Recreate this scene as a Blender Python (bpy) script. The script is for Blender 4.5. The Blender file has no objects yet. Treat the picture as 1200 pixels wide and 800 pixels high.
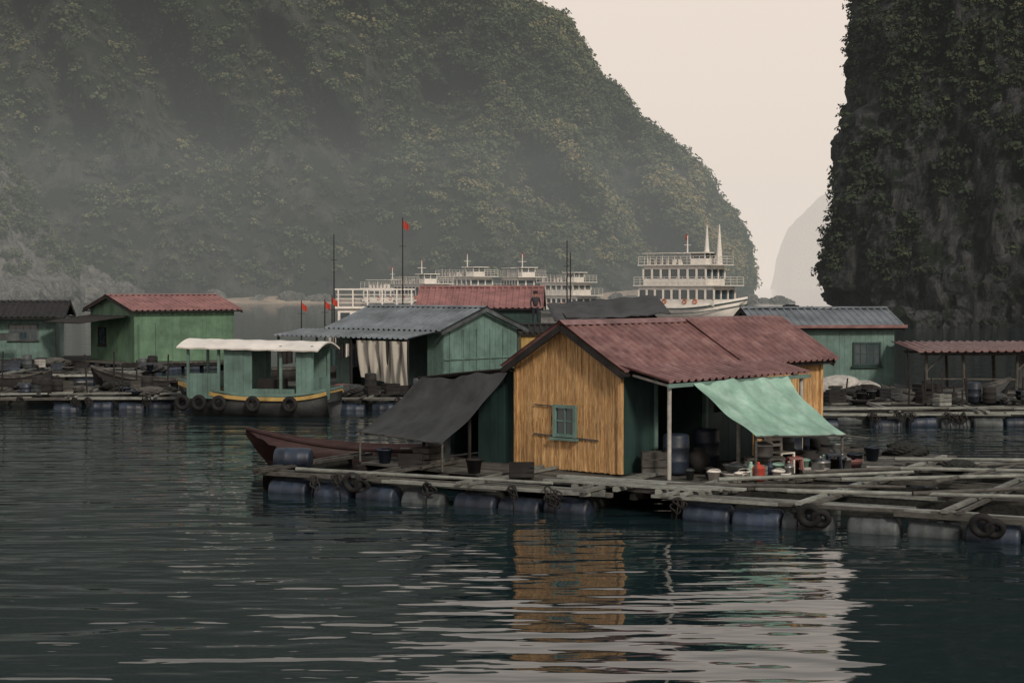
import bpy, math, random
import numpy as np
from mathutils import Vector, Matrix
random.seed(7); rng=np.random.default_rng(7)
S=bpy.context.scene
S.view_settings.view_transform='Standard'; S.view_settings.look='None'; S.view_settings.exposure=0
rad=math.radians
# ---------------------------------------------------------------- materials
def mat(name,col,rough=.75,var=.35,scale=(3,3,3),bump=.2,metal=0,island=.0,grime=.3,alt=None,altpos=.55,spec=.3):
    m=bpy.data.materials.new(name); m.use_nodes=True; nt=m.node_tree; N=nt.nodes; Lk=nt.links
    b=N['Principled BSDF']; b.inputs['Roughness'].default_value=rough; b.inputs['Metallic'].default_value=metal
    b.inputs['Specular IOR Level'].default_value=spec
    tc=N.new('ShaderNodeTexCoord'); mp=N.new('ShaderNodeMapping'); mp.inputs['Scale'].default_value=scale
    Lk.new(tc.outputs['Object'],mp.inputs['Vector'])
    n1=N.new('ShaderNodeTexNoise'); n1.inputs['Scale'].default_value=1.0; n1.inputs['Detail'].default_value=6; n1.inputs['Roughness'].default_value=.65
    Lk.new(mp.outputs['Vector'],n1.inputs['Vector'])
    r=N.new('ShaderNodeValToRGB'); e=r.color_ramp.elements
    c=np.array(col); a=np.array(alt) if alt is not None else c*(1+var)
    e[0].position=.3; e[0].color=(*np.clip(c*(1-var),0,1),1)
    e[1].position=.72; e[1].color=(*np.clip(a,0,1),1)
    x=e.new(min(.7,altpos-.05)); x.color=(*c,1)
    Lk.new(n1.outputs['Fac'],r.inputs['Fac']); out=r.outputs['Color']
    if grime>0:
        n2=N.new('ShaderNodeTexNoise'); n2.inputs['Scale'].default_value=.9; n2.inputs['Detail'].default_value=8; n2.inputs['Roughness'].default_value=.7
        Lk.new(tc.outputs['Object'],n2.inputs['Vector'])
        mr=N.new('ShaderNodeMapRange'); mr.inputs['From Min'].default_value=.35; mr.inputs['From Max'].default_value=.65
        mr.inputs['To Min'].default_value=1-grime; mr.inputs['To Max'].default_value=1+grime*.3
        Lk.new(n2.outputs['Fac'],mr.inputs['Value'])
        mx=N.new('ShaderNodeVectorMath'); mx.operation='SCALE'
        Lk.new(out,mx.inputs[0]); Lk.new(mr.outputs['Result'],mx.inputs['Scale']); out=mx.outputs['Vector']
    if island>0:
        g=N.new('ShaderNodeNewGeometry'); mr=N.new('ShaderNodeMapRange')
        mr.inputs['To Min'].default_value=1-island; mr.inputs['To Max'].default_value=1+island
        Lk.new(g.outputs['Random Per Island'],mr.inputs['Value'])
        mx=N.new('ShaderNodeVectorMath'); mx.operation='SCALE'
        Lk.new(out,mx.inputs[0]); Lk.new(mr.outputs['Result'],mx.inputs['Scale']); out=mx.outputs['Vector']
    Lk.new(out,b.inputs['Base Color'])
    if bump>0:
        bp=N.new('ShaderNodeBump'); bp.inputs['Strength'].default_value=bump; bp.inputs['Distance'].default_value=.05
        Lk.new(n1.outputs['Fac'],bp.inputs['Height']); Lk.new(bp.outputs['Normal'],b.inputs['Normal'])
    return m
M={}
M['bamboo']=mat('woven_bamboo',(.47,.275,.12),.7,.5,(22,22,3.5),.5,island=.2,grime=.25,alt=(.58,.42,.22))
M['teal']=mat('teal_paint',(.115,.19,.172),.6,.2,(2,2,.8),.15,island=.07,grime=.4)
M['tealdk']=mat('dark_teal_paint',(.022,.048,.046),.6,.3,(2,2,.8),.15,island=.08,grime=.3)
M['green']=mat('green_paint',(.10,.18,.12),.65,.2,(1,1,.5),.1,island=.06,grime=.4)
M['redroof']=mat('red_metal_roof',(.18,.090,.086),.42,.4,(2.5,2.5,5),.1,grime=.35,spec=.5,alt=(.26,.16,.15))
M['redroof2']=mat('faded_red_roof',(.25,.12,.115),.55,.3,(.9,.9,3),.1,grime=.35)
M['greyroof']=mat('blue_grey_roof',(.13,.15,.17),.45,.35,(.8,.8,3),.1,grime=.4,spec=.5)
M['wood']=mat('weathered_wood',(.072,.070,.064),.8,.5,(4,4,10),.4,island=.4)
M['woodlt']=mat('pale_weathered_wood',(.19,.20,.185),.8,.4,(4,4,10),.4,island=.35)
M['dark']=mat('dark_timber',(.018,.017,.017),.8,.5,(3,3,3),.3,island=.3)
M['white']=mat('white_paint',(.68,.65,.61),.5,.12,(2,2,2),.05,grime=.15)
M['cream']=mat('cream_cloth',(.36,.35,.33),.8,.3,(5,5,5),.4)
M['blue']=mat('blue_plastic',(.020,.030,.050),.5,.5,(4,4,4),.1,island=.5,grime=.75,spec=.4)
M['grey']=mat('grey_plastic',(.060,.070,.075),.55,.4,(3,3,3),.1,island=.4,grime=.6)
M['tarpdk']=mat('dark_tarp',(.037,.04,.042),.6,.4,(2,2,2),.5,grime=.4)
M['tarpgr']=mat('green_tarp',(.24,.40,.33),.6,.2,(2,2,2),.5,grime=.35,alt=(.36,.52,.45))
M['glass']=mat('window_glass',(.03,.05,.06),.12,.2,(2,2,2),.0,grime=0,spec=.8)
M['rubber']=mat('rubber',(.012,.012,.013),.8,.3,(5,5,5),.3)
M['boatred']=mat('dark_red_hull',(.035,.018,.018),.5,.4,(2,2,6),.2)
M['yellow']=mat('yellow_paint',(.38,.26,.09),.5,.35,(3,3,3),.1)
M['red']=mat('red_cloth',(.42,.06,.04),.7,.2,(3,3,3),.1)
M['orange']=mat('orange_cloth',(.48,.13,.05),.7,.2,(3,3,3),.1)
M['net']=mat('fishing_net',(.02,.022,.02),.9,.5,(12,12,12),.6)
M['metal']=mat('dull_aluminium',(.25,.25,.25),.35,.2,(5,5,5),.1,metal=.8)
M['sand']=mat('sand',(.32,.25,.19),.9,.3,(.2,.2,.2),.2)
M['skin']=mat('skin',(.35,.19,.12),.6,.1,bump=0,grime=0)
M['shirt']=mat('dark_shirt',(.03,.03,.035),.8,.2,bump=.1)
M['denim']=mat('trousers',(.02,.022,.03),.8,.2,bump=.1)
def stripe_mat():
    m=mat('striped_cloth',(.5,.47,.4),.8); nt=m.node_tree;b=nt.nodes['Principled BSDF']
    w=nt.nodes.new('ShaderNodeTexWave'); w.bands_direction='X'; w.inputs['Scale'].default_value=.55; w.inputs['Distortion'].default_value=2.0
    tc=nt.nodes.new('ShaderNodeTexCoord'); nt.links.new(tc.outputs['Object'],w.inputs['Vector'])
    r=nt.nodes.new('ShaderNodeValToRGB'); r.color_ramp.elements[0].position=.05; r.color_ramp.elements[0].color=(.10,.10,.09,1)
    r.color_ramp.elements[1].position=.3; r.color_ramp.elements[1].color=(.36,.34,.30,1)
    nt.links.new(w.outputs['Fac'],r.inputs['Fac']); nt.links.new(r.outputs['Color'],b.inputs['Base Color']); return m
M['stripe']=stripe_mat()
# ---------------------------------------------------------------- mesh builder
class MB:
    def __init__(s): s.v=[]; s.f=[]
    def add(s,vs,fs):
        o=len(s.v); s.v+= [tuple(v) for v in vs]; s.f+=[tuple(i+o for i in f) for f in fs]; return s
    def box(s,x0,x1,y0,y1,z0,z1):
        return s.add([(x0,y0,z0),(x1,y0,z0),(x1,y1,z0),(x0,y1,z0),(x0,y0,z1),(x1,y0,z1),(x1,y1,z1),(x0,y1,z1)],
          [(3,2,1,0),(4,5,6,7),(0,1,5,4),(1,2,6,5),(2,3,7,6),(3,0,4,7)])
    def beam(s,p,q,w,h=None):
        h=h or w; p=Vector(p); q=Vector(q); d=(q-p).normalized()
        a=d.cross(Vector((0,0,1)));
        if a.length<.05: a=Vector((1,0,0))
        a.normalize(); b=a.cross(d); vs=[]
        for c in (p,q):
            for i,j in ((-1,-1),(1,-1),(1,1),(-1,1)): vs.append(c+a*i*w/2+b*j*h/2)
        return s.add(vs,[(0,1,2,3),(7,6,5,4),(0,4,5,1),(1,5,6,2),(2,6,7,3),(3,7,4,0)])
    def cyl(s,p,q,r,n=12,r2=None):
        r2=r if r2 is None else r2
        p=Vector(p); q=Vector(q); d=(q-p).normalized(); a=d.cross(Vector((0,0,1)))
        if a.length<.05: a=Vector((1,0,0))
        a.normalize(); b=d.cross(a); vs=[]
        for c,rr in ((p,r),(q,r2)):
            for i in range(n):
                t=2*math.pi*i/n; vs.append(c+(a*math.cos(t)+b*math.sin(t))*rr)
        fs=[(i,(i+1)%n,n+(i+1)%n,n+i) for i in range(n)]+[tuple(range(n))[::-1],tuple(range(n,2*n))]
        return s.add(vs,fs)
    def barrel(s,p,q,r,n=14):
        p=Vector(p);q=Vector(q)
        prof=[(0,.8),(.03,.95),(.08,1),(.3,1),(.33,1.05),(.36,1),(.64,1),(.67,1.05),(.70,1),(.92,1),(.97,.95),(1,.8)]
        d=(q-p); dn=d.normalized(); a=dn.cross(Vector((0,0,1)))
        if a.length<.05: a=Vector((1,0,0))
        a.normalize(); b=dn.cross(a); vs=[];fs=[]
        for k,(t,rr) in enumerate(prof):
            for i in range(n):
                th=2*math.pi*i/n; vs.append(p+d*t+(a*math.cos(th)+b*math.sin(th))*r*rr)
            if k: fs+=[((k-1)*n+i,(k-1)*n+(i+1)%n,k*n+(i+1)%n,k*n+i) for i in range(n)]
        fs+=[tuple(range(n))[::-1],tuple(range((len(prof)-1)*n,len(prof)*n))]
        return s.add(vs,fs)
    def lathe(s,c,prof,n=16):
        c=Vector(c); vs=[];fs=[]
        for k,(r,z) in enumerate(prof):
            for i in range(n):
                th=2*math.pi*i/n; vs.append(c+Vector((r*math.cos(th),r*math.sin(th),z)))
            if k: fs+=[((k-1)*n+i,(k-1)*n+(i+1)%n,k*n+(i+1)%n,k*n+i) for i in range(n)]
        return s.add(vs,fs)
    def torus(s,c,ax,R,r,n=18,m=8,wob=0):
        c=Vector(c); ax=Vector(ax).normalized(); a=ax.cross(Vector((0,0,1)))
        if a.length<.05:a=Vector((1,0,0))
        a.normalize(); b=ax.cross(a); vs=[];fs=[]; ph=random.random()*6
        for i in range(n):
            t=2*math.pi*i/n; d=a*math.cos(t)+b*math.sin(t); RR=R*(1+wob*math.sin(3*t+ph)+wob*math.sin(2*t))
            for j in range(m):
                u=2*math.pi*j/m; vs.append(c+d*(RR+r*math.cos(u))+ax*r*math.sin(u))
        for i in range(n):
            for j in range(m):
                fs.append((i*m+j,((i+1)%n)*m+j,((i+1)%n)*m+(j+1)%m,i*m+(j+1)%m))
        return s.add(vs,fs)
    def sheet(s,p00,p10,p01,p11,nu,nv,fn=None):
        p00,p10,p01,p11=map(Vector,(p00,p10,p01,p11)); vs=[];fs=[]
        nrm=(p10-p00).cross(p01-p00).normalized()
        for j in range(nv+1):
            for i in range(nu+1):
                u=i/nu; v=j/nv
                p=p00*(1-u)*(1-v)+p10*u*(1-v)+p01*(1-u)*v+p11*u*v
                if fn: p=p+nrm*fn(u,v)
                vs.append(p)
        for j in range(nv):
            for i in range(nu):
                a=j*(nu+1)+i; fs.append((a,a+1,a+nu+2,a+nu+1))
        return s.add(vs,fs)
    def build(s,name,m,parent=None,smooth=False,loc=None,rot=0,solid=0):
        me=bpy.data.meshes.new(name); me.from_pydata(s.v,[],s.f); me.materials.append(M[m] if isinstance(m,str) else m)
        if smooth: me.polygons.foreach_set('use_smooth',[True]*len(me.polygons))
        me.update(); o=bpy.data.objects.new(name,me); S.collection.objects.link(o)
        if parent: o.parent=parent
        if loc is not None: o.location=loc; o.rotation_euler=(0,0,rot)
        if solid:
            md=o.modifiers.new('solid','SOLIDIFY'); md.thickness=solid
        return o
def empty(name,loc=(0,0,0),rot=0):
    o=bpy.data.objects.new(name,None); S.collection.objects.link(o); o.location=loc; o.rotation_euler=(0,0,rot); return o
def R(a,b): return random.uniform(a,b)
def slats(mb,p,d,L,z0,ztop,w=.12,th=.03,split=None):
    p=Vector(p); d=Vector(d); nrm=Vector((d.y,-d.x,0)); x=0
    while x<L-1e-3:
        ww=min(w*R(.7,1.3),L-x)
        zs=[z0+R(-.02,.0)]+([split+R(-.1,.1)] if split else [])
        for k,za in enumerate(zs):
            off=th*R(.5,1.2)+(.012 if k==0 and split else 0); g=.003
            ea,eb=ztop(x),ztop(x+ww)
            if k==0 and split: ea=eb=zs[1]+R(.0,.06)
            a=p+d*(x+g); b=p+d*(x+ww-g); vs=[]
            for q,zt in ((a,ea),(b,eb)):
                for o in (-.02,off):
                    vs.append((q.x+nrm.x*o,q.y+nrm.y*o,za)); vs.append((q.x+nrm.x*o,q.y+nrm.y*o,zt))
            mb.add(vs,[(2,6,7,3),(0,1,5,4),(0,2,3,1),(4,5,7,6),(1,3,7,5),(0,4,6,2)])
        x+=ww
def corr(mb,a,b,c,d,pitch=.22,amp=.055,nv=3,sag=.0):
    """ribbed sheet: raised narrow ribs every `pitch`"""
    L=(Vector(b)-Vector(a)).length; n=int(L/pitch)*8
    ph=R(0,9); k=n/8
    pr=[1,.85,.05,0,0,0,.05,.85]
    mb.sheet(a,b,c,d,n,nv,lambda u,v: amp*pr[int(round(u*n))%8]+.016*math.sin(u*L*1.1+ph)*math.sin(v*3)-sag*math.sin(v*math.pi))
def window(par,c,d,w,h,mframe='tealdk',proud=.07,bars=1,shut=False):
    c=Vector(c); d=Vector(d); n=Vector((d.y,-d.x,0)); f=MB(); z=Vector((0,0,1))
    o=n*proud
    for sgn in(-1,1):
        f.beam(c+o+d*sgn*w/2-z*(h/2+.04),c+o+d*sgn*w/2+z*(h/2+.04),.07)
        f.beam(c+o*1.02+z*sgn*h/2-d*(w/2-.035),c+o*1.02+z*sgn*h/2+d*(w/2-.035),.065)
    for k in range(bars): 
        q=c+o*.9+d*w*((k+1)/(bars+1)-.5); f.beam(q-z*(h/2-.04),q+z*(h/2-.04),.035)
    f.beam(c+o*.85-d*(w/2-.04),c+o*.85+d*(w/2-.04),.03)
    f.build('window_frame',mframe,par)
    s=MB(); s.beam(c+o*1.4-z*(h/2+.08)-d*(w/2+.1),c+o*1.4-z*(h/2+.08)+d*(w/2+.1),.12,.05); s.build('window_sill',mframe,par)
    g=MB(); g.beam(c+n*.045-d*w/2,c+n*.045+d*w/2,.02,h); g.build('window_glass','glass',par)
def walls(par,L,W,z0,ze,zr,m,w=.12,th=.03,split=None,skip_front=None,mfront=None):
    gz=lambda y: ze+(zr-ze)*(1-abs(y/(W/2)-1))
    a=MB(); slats(a,(0,W,0),(0,-1,0),W,z0,lambda t:gz(W-t),w,th,split); a.build('gable_wall',m,par)
    a=MB(); slats(a,(L,0,0),(0,1,0),W,z0,gz,w,th,split); a.build('gable_wall',m,par)
    a=MB(); slats(a,(L,W,0),(-1,0,0),L,z0,lambda t:ze,w,th,split); a.build('rear_wall',m,par)
    fr=skip_front or [(0,L)]
    for (x0,x1) in fr:
        a=MB(); slats(a,(x0,0,0),(1,0,0),x1-x0,z0,lambda t:ze,w,th,split); a.build('front_wall',mfront or m,par)
def roof(par,L,W,ze,zr,m,over=.35,ox=.3,pitch=.22,trim='dark'):
    sl=(zr-ze)/(W/2); e=.05
    a=MB(); corr(a,(-ox,-over,ze-sl*over+e),(L+ox,-over,ze-sl*over+e),(-ox,W/2,zr+e),(L+ox,W/2,zr+e),pitch); a.build('roof_slope',m,par)
    a=MB(); corr(a,(L+ox,W+over,ze-sl*over+e),(-ox,W+over,ze-sl*over+e),(L+ox,W/2,zr+e),(-ox,W/2,zr+e),pitch); a.build('roof_slope',m,par)
    a=MB(); a.sheet((-ox-.02,W/2-.16,zr-.16*sl+e+.065),(L+ox+.02,W/2-.16,zr-.16*sl+e+.065),(-ox-.02,W/2,zr+e+.075),(L+ox+.02,W/2,zr+e+.075),1,1)
    a.sheet((-ox-.02,W/2,zr+e+.075),(L+ox+.02,W/2,zr+e+.075),(-ox-.02,W/2+.16,zr-.16*sl+e+.065),(L+ox+.02,W/2+.16,zr-.16*sl+e+.065),1,1); a.build('ridge_cap',m,par)
    t=MB()
    for x in(-ox+.03,L+ox-.03):
        t.beam((x,-over,ze-sl*over-.04),(x,W/2,zr-.04),.05,.13); t.beam((x,W+over,ze-sl*over-.04),(x,W/2,zr-.04),.05,.13)
    for y in(-over+.04,W+over-.04): t.beam((-ox,y,ze-sl*over-.01),(L+ox,y,ze-sl*over-.01),.05,.07)
    t.build('barge_boards',trim,par)
def platform(par,x0,x1,y0,y1,z=.42,m='wood',barrels=True):
    a=MB(); x=x0
    while x<x1: 
        w=R(.14,.24); a.box(x+.006,min(x+w,x1),y0+R(-.06,.06),y1+R(-.06,.06),z-.05,z+R(-.008,.008)); x+=w
    a.build('deck_planks',m,par)
    b=MB(); n=max(2,int((y1-y0)/1.2)+1)
    for i in range(n):
        y=y0+.1+(y1-y0-.2)*i/(n-1); b.beam((x0-.2,y,z-.12),(x1+.2,y,z-.12),.12)
    b.build('deck_joists','dark',par)
    if barrels:
        c=MB()
        for y in (y0+.35,y1-.35):
            x=x0+.1
            while x<x1-.9: c.barrel((x,y,.05),(x+.9,y,.05),.28); x+=R(1.0,1.5)
        for xx in (x0+.3,x1-.3):
            y=y0+.8
            while y<y1-1.6: c.barrel((xx,y,.05),(xx,y+.9,.05),.28); y+=R(1.,1.6)
        c.build('float_barrels','blue',par)
# ================================================================= MAIN HOUSE
H=empty('floating_bamboo_house',(2.27,35.7,0),math.atan2(.745,.667))
L,W,z0,ze,zr=7.8,2.85,.46,2.72,3.55
walls(H,L,W,z0,ze,zr,'bamboo',.05,.022,split=1.45,skip_front=[(4.9,7.8)])
a=MB(); slats(a,(0,0,0),(1,0,0),1.15,z0,lambda t:ze,.25,.02); slats(a,(3.1,0,0),(1,0,0),1.8,z0,lambda t:ze,.25,.02); a.build('painted_wall_panel','tealdk',H)
a=MB(); a.box(.03,7.75,.03,2.8,z0-.0,z0+.03); a.build('floor','dark',H)
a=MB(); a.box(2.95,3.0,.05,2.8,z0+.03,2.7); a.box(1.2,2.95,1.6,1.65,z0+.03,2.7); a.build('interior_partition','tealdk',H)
a=MB()
for x in(1.2,3.06): a.box(x-.05,x+.05,-.05,.05,z0,ze)
a.box(1.25,3.01,-.05,.05,ze-.15,ze); a.build('door_frame','teal',H)
a=MB(); 
for (x,y) in((-.03,-.03),(-.03,W+.03),(L+.03,-.03),(L+.03,W+.03)): a.box(x-.045,x+.045,y-.045,y+.045,z0,ze)
a.build('corner_posts','bamboo',H)
a=MB(); a.beam((-.05,W-.5,1.18),(-.05,.55,1.13),.03,.03); a.beam((-.05,W-.5,1.82),(-.05,W-1.5,1.80),.02,.022); a.build('bamboo_battens','wood',H)
window(H,(0,1.46,1.5),(0,-1,0),.56,.62,'teal',.07,1)
roof(H,L,W,ze,zr,'redroof',.28,.28,.24)
sl=(zr-ze)/(W/2)
a=MB(); corr(a,(4.1,-.36,ze-sl*.36+.10),(8.12,-.36,ze-sl*.36+.10),(4.1,W/2-.1,zr+.06),(8.12,W/2-.1,zr+.06),.24); a.build('roof_sheet_overlap','redroof',H,solid=.01)
# porch
a=MB(); corr(a,(-.1,-1.3,2.42),(5.3,-1.3,2.42),(-.1,-.06,2.70),(5.3,-.06,2.70),.24); a.build('porch_roof','redroof',H)
a=MB(); a.box(-.1,5.3,-1.33,-1.29,2.32,2.40); a.build('porch_fascia','teal',H)
a=MB()
for x in(.1,2.6,5.1): a.cyl((x,-1.2,.4),(x,-1.2,2.38),.045,10)
for x in(.1,2.6,5.1): a.beam((x,-1.3,2.33),(x,-.05,2.58),.05)
a.build('porch_posts','cream',H)
def tarpfn(amp,folds,ph=0):
    return lambda u,v: -amp*math.sin(v*math.pi)*(.6+.4*math.sin(u*math.pi))+.035*math.sin(u*folds+ph+v*2)*v+.02*math.sin(u*folds*2.3+v*5)+.02*math.sin(u*9+v*11+ph)
a=MB(); a.sheet((.6,-3.0,1.38),(4.1,-2.95,1.18),(.75,-1.34,2.38),(4.3,-1.34,2.38),56,24,tarpfn(.12,17)); a.build('green_tarp_awning','tarpgr',H,True)
a=MB(); a.cyl((.6,-3.0,1.38),(4.15,-2.95,1.17),.02,8); a.cyl((4.05,-2.9,.4),(4.05,-2.9,1.2),.03,8); a.cyl((.65,-2.95,.4),(.65,-2.95,1.38),.03,8)
a.cyl((4.1,-2.95,1.18),(5.05,-2.95,1.05),.015,6); a.build('awning_poles','wood',H)
# lean-to
a=MB(); corr(a,(-.25,W+.05,2.55),(4.6,W+.05,2.55),(-.25,W+2.9,2.25),(4.6,W+2.9,2.25),.22); a.build('lean_to_roof','dark',H,solid=.03)
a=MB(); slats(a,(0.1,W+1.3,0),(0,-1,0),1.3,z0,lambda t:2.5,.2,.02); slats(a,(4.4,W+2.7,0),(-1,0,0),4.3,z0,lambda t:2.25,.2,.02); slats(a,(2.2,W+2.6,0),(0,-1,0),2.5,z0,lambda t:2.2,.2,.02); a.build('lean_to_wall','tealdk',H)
a=MB()
for (x,y) in((-.15,W+2.8),(-.15,W+1.35),(4.3,W+2.8)): a.cyl((x,y,.4),(x,y,2.3),.04,8)
a.build('lean_to_posts','dark',H)
a=MB(); a.sheet((-1.8,W+.6,1.0),(-1.5,W+3.6,1.08),(-.28,W+.1,2.52),(-.28,W+2.85,2.24),48,20,lambda u,v:-tarpfn(.2,13,1)(u,v)); a.build('dark_tarp_awning','tarpdk',H,True)
a=MB(); a.cyl((-1.75,W+.65,.4),(-1.75,W+.65,1.0),.025,8); a.cyl((-1.5,W+3.5,.4),(-1.5,W+3.5,1.08),.025,8); a.cyl((-1.8,W+.6,1.0),(-1.5,W+3.6,1.08),.02,8); a.build('tarp_poles','wood',H)
platform(H,-1.7,8.6,-3.2,W+3.3,.42,'wood',False)
# ================================================================= RAFT FRAMES
UA=math.atan2(-.484,.875)
def fish_raft(name,loc,rot,LU,LV,nu,nv,front=True,bmat='blue',dens=1.,sk=0):
    E=empty(name,loc,rot); b=MB(); b2=MB(); br=MB(); bg=MB(); net=MB(); rp=MB()
    for j in range(nv+1):
        y=LV*j/nv
        for dy in((-.24,-.08,.08,.24) if j==0 else (-.15,.15)):
            x=-.4+R(-.2,.2)
            while x<LU:
                x2=min(LU+R(0,.5),x+R(2.2,5.0)); (b if random.random()<(.35 if j==0 else .5) else b2).beam((x,y+dy+R(-.03,.03),.40+R(-.02,.03)),(x2,y+dy+R(-.06,.06),.40+R(-.03,.04)),R(.07,.13),R(.05,.09)); x=x2-.15
        x=.1
        while x<LU-.8:
            if (j==0 and front and random.random()<.9) or (j>0 and random.random()<.4*dens):
                z=.03+R(-.05,.05); yy=y+R(-.07,.07); (br if random.random()<.75 else bg).barrel((x,yy,z),(x+.92,yy+R(-.07,.07),z+R(-.05,.05)),.25)
            x+=R(.98,1.25) if (j==0 and front) else R(1.1,2.4)
        if j>0:
            net.sheet((0,y-.24,-.2),(LU,y-.24,-.2),(0,y-.24,.34),(LU,y-.24,.34),int(LU*3),2,lambda u,v:.05*math.sin(u*70)*(1-v))
    for i in range(nu+1):
        x=LU*i/nu
        for dx in(-.13,.13): (b if random.random()<.5 else b2).beam((x+dx,-.3+R(-.2,.1),.48),(x+dx+R(-.1,.1),LV+.3+R(-.1,.2),.48),R(.06,.12),.06)
        net.sheet((x-.2,0,-.2),(x-.2,LV,-.2),(x-.2,0,.40),(x-.2,LV,.40),int(LV*3),2,lambda u,v:.05*math.sin(u*50)*(1-v))
    for k in range(int(LU/1.2)):
        x=R(0,LU); y=-.36
        for q in range(4): rp.torus((x+R(-.08,.08),y+R(-.03,.03),.32+R(-.1,.1)),(R(-.5,.5),1,R(-.3,.5)),R(.05,.12),R(.014,.022),12,5,.2)
        rp.cyl((x,y,.45),(x+R(-.1,.1),y-.02,.0),.015,5)
    b.build('beams','wood',E); b2.build('pale_beams','woodlt',E); br.build('float_barrels',bmat,E,True); 
    if bg.v: bg.build('grey_barrels','grey',E,True)
    net.build('nets','net',E); rp.build('ropes','dark',E,True); return E
fish_raft('fish_farm_raft',(-5.2,36.6,0),UA,7.6,3.4,3,1)
fish_raft('fish_farm_raft',(3.2,32.25,0),UA,13,9.0,5,4)
def deckbits(E,L):
    a=MB()
    for i in range(9):
        x=R(0,L); a.beam((x,R(-.2,.1),.56),(x+R(1.5,3.5),R(-.1,.6),.58),.12,.05)
    a.build('loose_planks','woodlt',E)
Wk=empty('wooden_walkway',(1.3,33.6,0),UA); 
a=MB()
for k in range(4): a.beam((-.6+R(-.3,.3),.25*k,.54),(3.2+R(-.4,.4),.25*k+R(-.05,.05),.53),.16,.045)
for k in range(4): a.beam((k*.9,-.2,.46),(k*.9,1.2,.46),.09)
a.build('planks','woodlt',Wk)
for (p,q,m) in [((6.5,33.6,.58),(13.5,34.6,.62),'woodlt'),((7.5,36.,.56),(13,35.,.56),'woodlt'),((8.2,33,.60),(10.8,36.5,.56),'wood'),((4.1,33.8,.56),(8.3,35.2,.56),'woodlt'),((5.2,32.1,.54),(12,30.5,.56),'woodlt'),((-4.6,36.3,.50),(.8,33.5,.52),'woodlt'),((6.0,35.2,.55),(12.5,37.2,.58),'wood'),((7.4,31.4,.57),(13,33.2,.6),'wood'),((8.5,37.8,.56),(14.5,37.0,.6),'woodlt'),((3.0,33.0,.55),(7.5,32.4,.58),'wood')]:
    a=MB(); a.cyl(p,q,.045,8,.03); a.build('bamboo_pole',m)
for (x,y,z,ax) in [(-3.3,35.22,.34,(.4,1,.2)),(5.35,30.6,.28,(.4,1,.1)),(8.05,29.1,.31,(.4,1,.3))]:
    a=MB(); a.torus((x,y,z),ax,.16,.07); a.torus((x+.2,y-.05,z-.05),(.2,1,.4),.13,.065); a.build('fender_tire','rubber',None,True)
a=MB(); a.barrel((-5.2,37.4,.62),(-4.4,37.3,.62),.24); a.build('blue_barrel','blue',None,True)
# ---------------------------------------------------------------- small clutter
def bucket(x,y,z=.44,r=.17,h=.3,m='blue'):
    a=MB(); a.lathe((x,y,z),[(0,0),(r*.75,0),(r,h),(r*1.08,h),(r*1.08,h-.03),(r*.95,h-.02),(r*.72,.02)]); a.torus((x,y,z+h*.9),(0,.6,1),r*1.05,.008,16,4); a.build('bucket',m,None,True)
def basin(x,y,z=.44,r=.3,m='white'):
    a=MB(); a.lathe((x,y,z),[(0,0),(r*.7,0),(r,.14),(r*1.1,.15),(r*1.05,.13),(r*.68,.02)]); a.build('wash_basin',m,None,True)
def pot(x,y,z=.44,r=.2,m='metal'):
    a=MB(); a.lathe((x,y,z),[(0,0),(r*.9,0),(r,.05),(r,.24),(r*1.06,.25),(r*.9,.28),(r*.3,.33),(.02,.34)]); a.lathe((x,y,z+.34),[(.03,0),(.035,.03),(0,.04)]); a.build('cooking_pot',m,None,True)
def jar(x,y,z=.44,r=.25,h=.55,m='dark'):
    a=MB(); a.lathe((x,y,z),[(0,0),(r*.6,0),(r,h*.45),(r*.9,h*.75),(r*.5,h*.9),(r*.6,h),(r*.5,h),(r*.4,h*.9)]); a.build('clay_jar',m,None,True)
def drum(x,y,z=.44,r=.28,h=.85,m='blue'):
    a=MB(); a.barrel((x,y,z),(x+.001,y,z+h),r,18); a.build('plastic_drum',m,None,True)
def stool(x,y,z=.44,s=.3,h=.4,m='red'):
    a=MB(); a.box(x-s/2,x+s/2,y-s/2,y+s/2,z+h-.03,z+h)
    for i in(-1,1):
        for j in(-1,1): a.beam((x+i*s*.5,y+j*s*.5,z),(x+i*s*.38,y+j*s*.38,z+h-.03),.04)
    a.build('stool',m)
def crate(x,y,z=.44,s=.5,h=.3,m='wood',rot=0):
    a=MB()
    for k in range(3):
        zz=h*(k+.5)/3
        for i in(-1,1): a.beam((-s/2,i*s*.36,zz),(s/2,i*s*.36,zz),.02,h/3-.02); a.beam((i*s/2,-s*.36,zz),(i*s/2,s*.36,zz),.02,h/3-.025)
    a.box(-s/2,s/2,-s*.36,s*.36,0,.02); a.build('crate',m,None,loc=(x,y,z),rot=rot)
def chair(x,y,z,rot,m='grey'):
    a=MB(); a.box(-.2,.2,-.2,.2,.42,.45)
    for i in(-1,1):
        a.beam((i*.18,-.18,0),(i*.18,-.18,.42),.04); a.beam((i*.18,.18,0),(i*.18,.22,.9),.04)
    for k in range(3): a.beam((-.16,.2,.58+k*.12),(.16,.2,.58+k*.12),.02,.06)
    a.build('chair',m,None,loc=(x,y,z),rot=rot)
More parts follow.
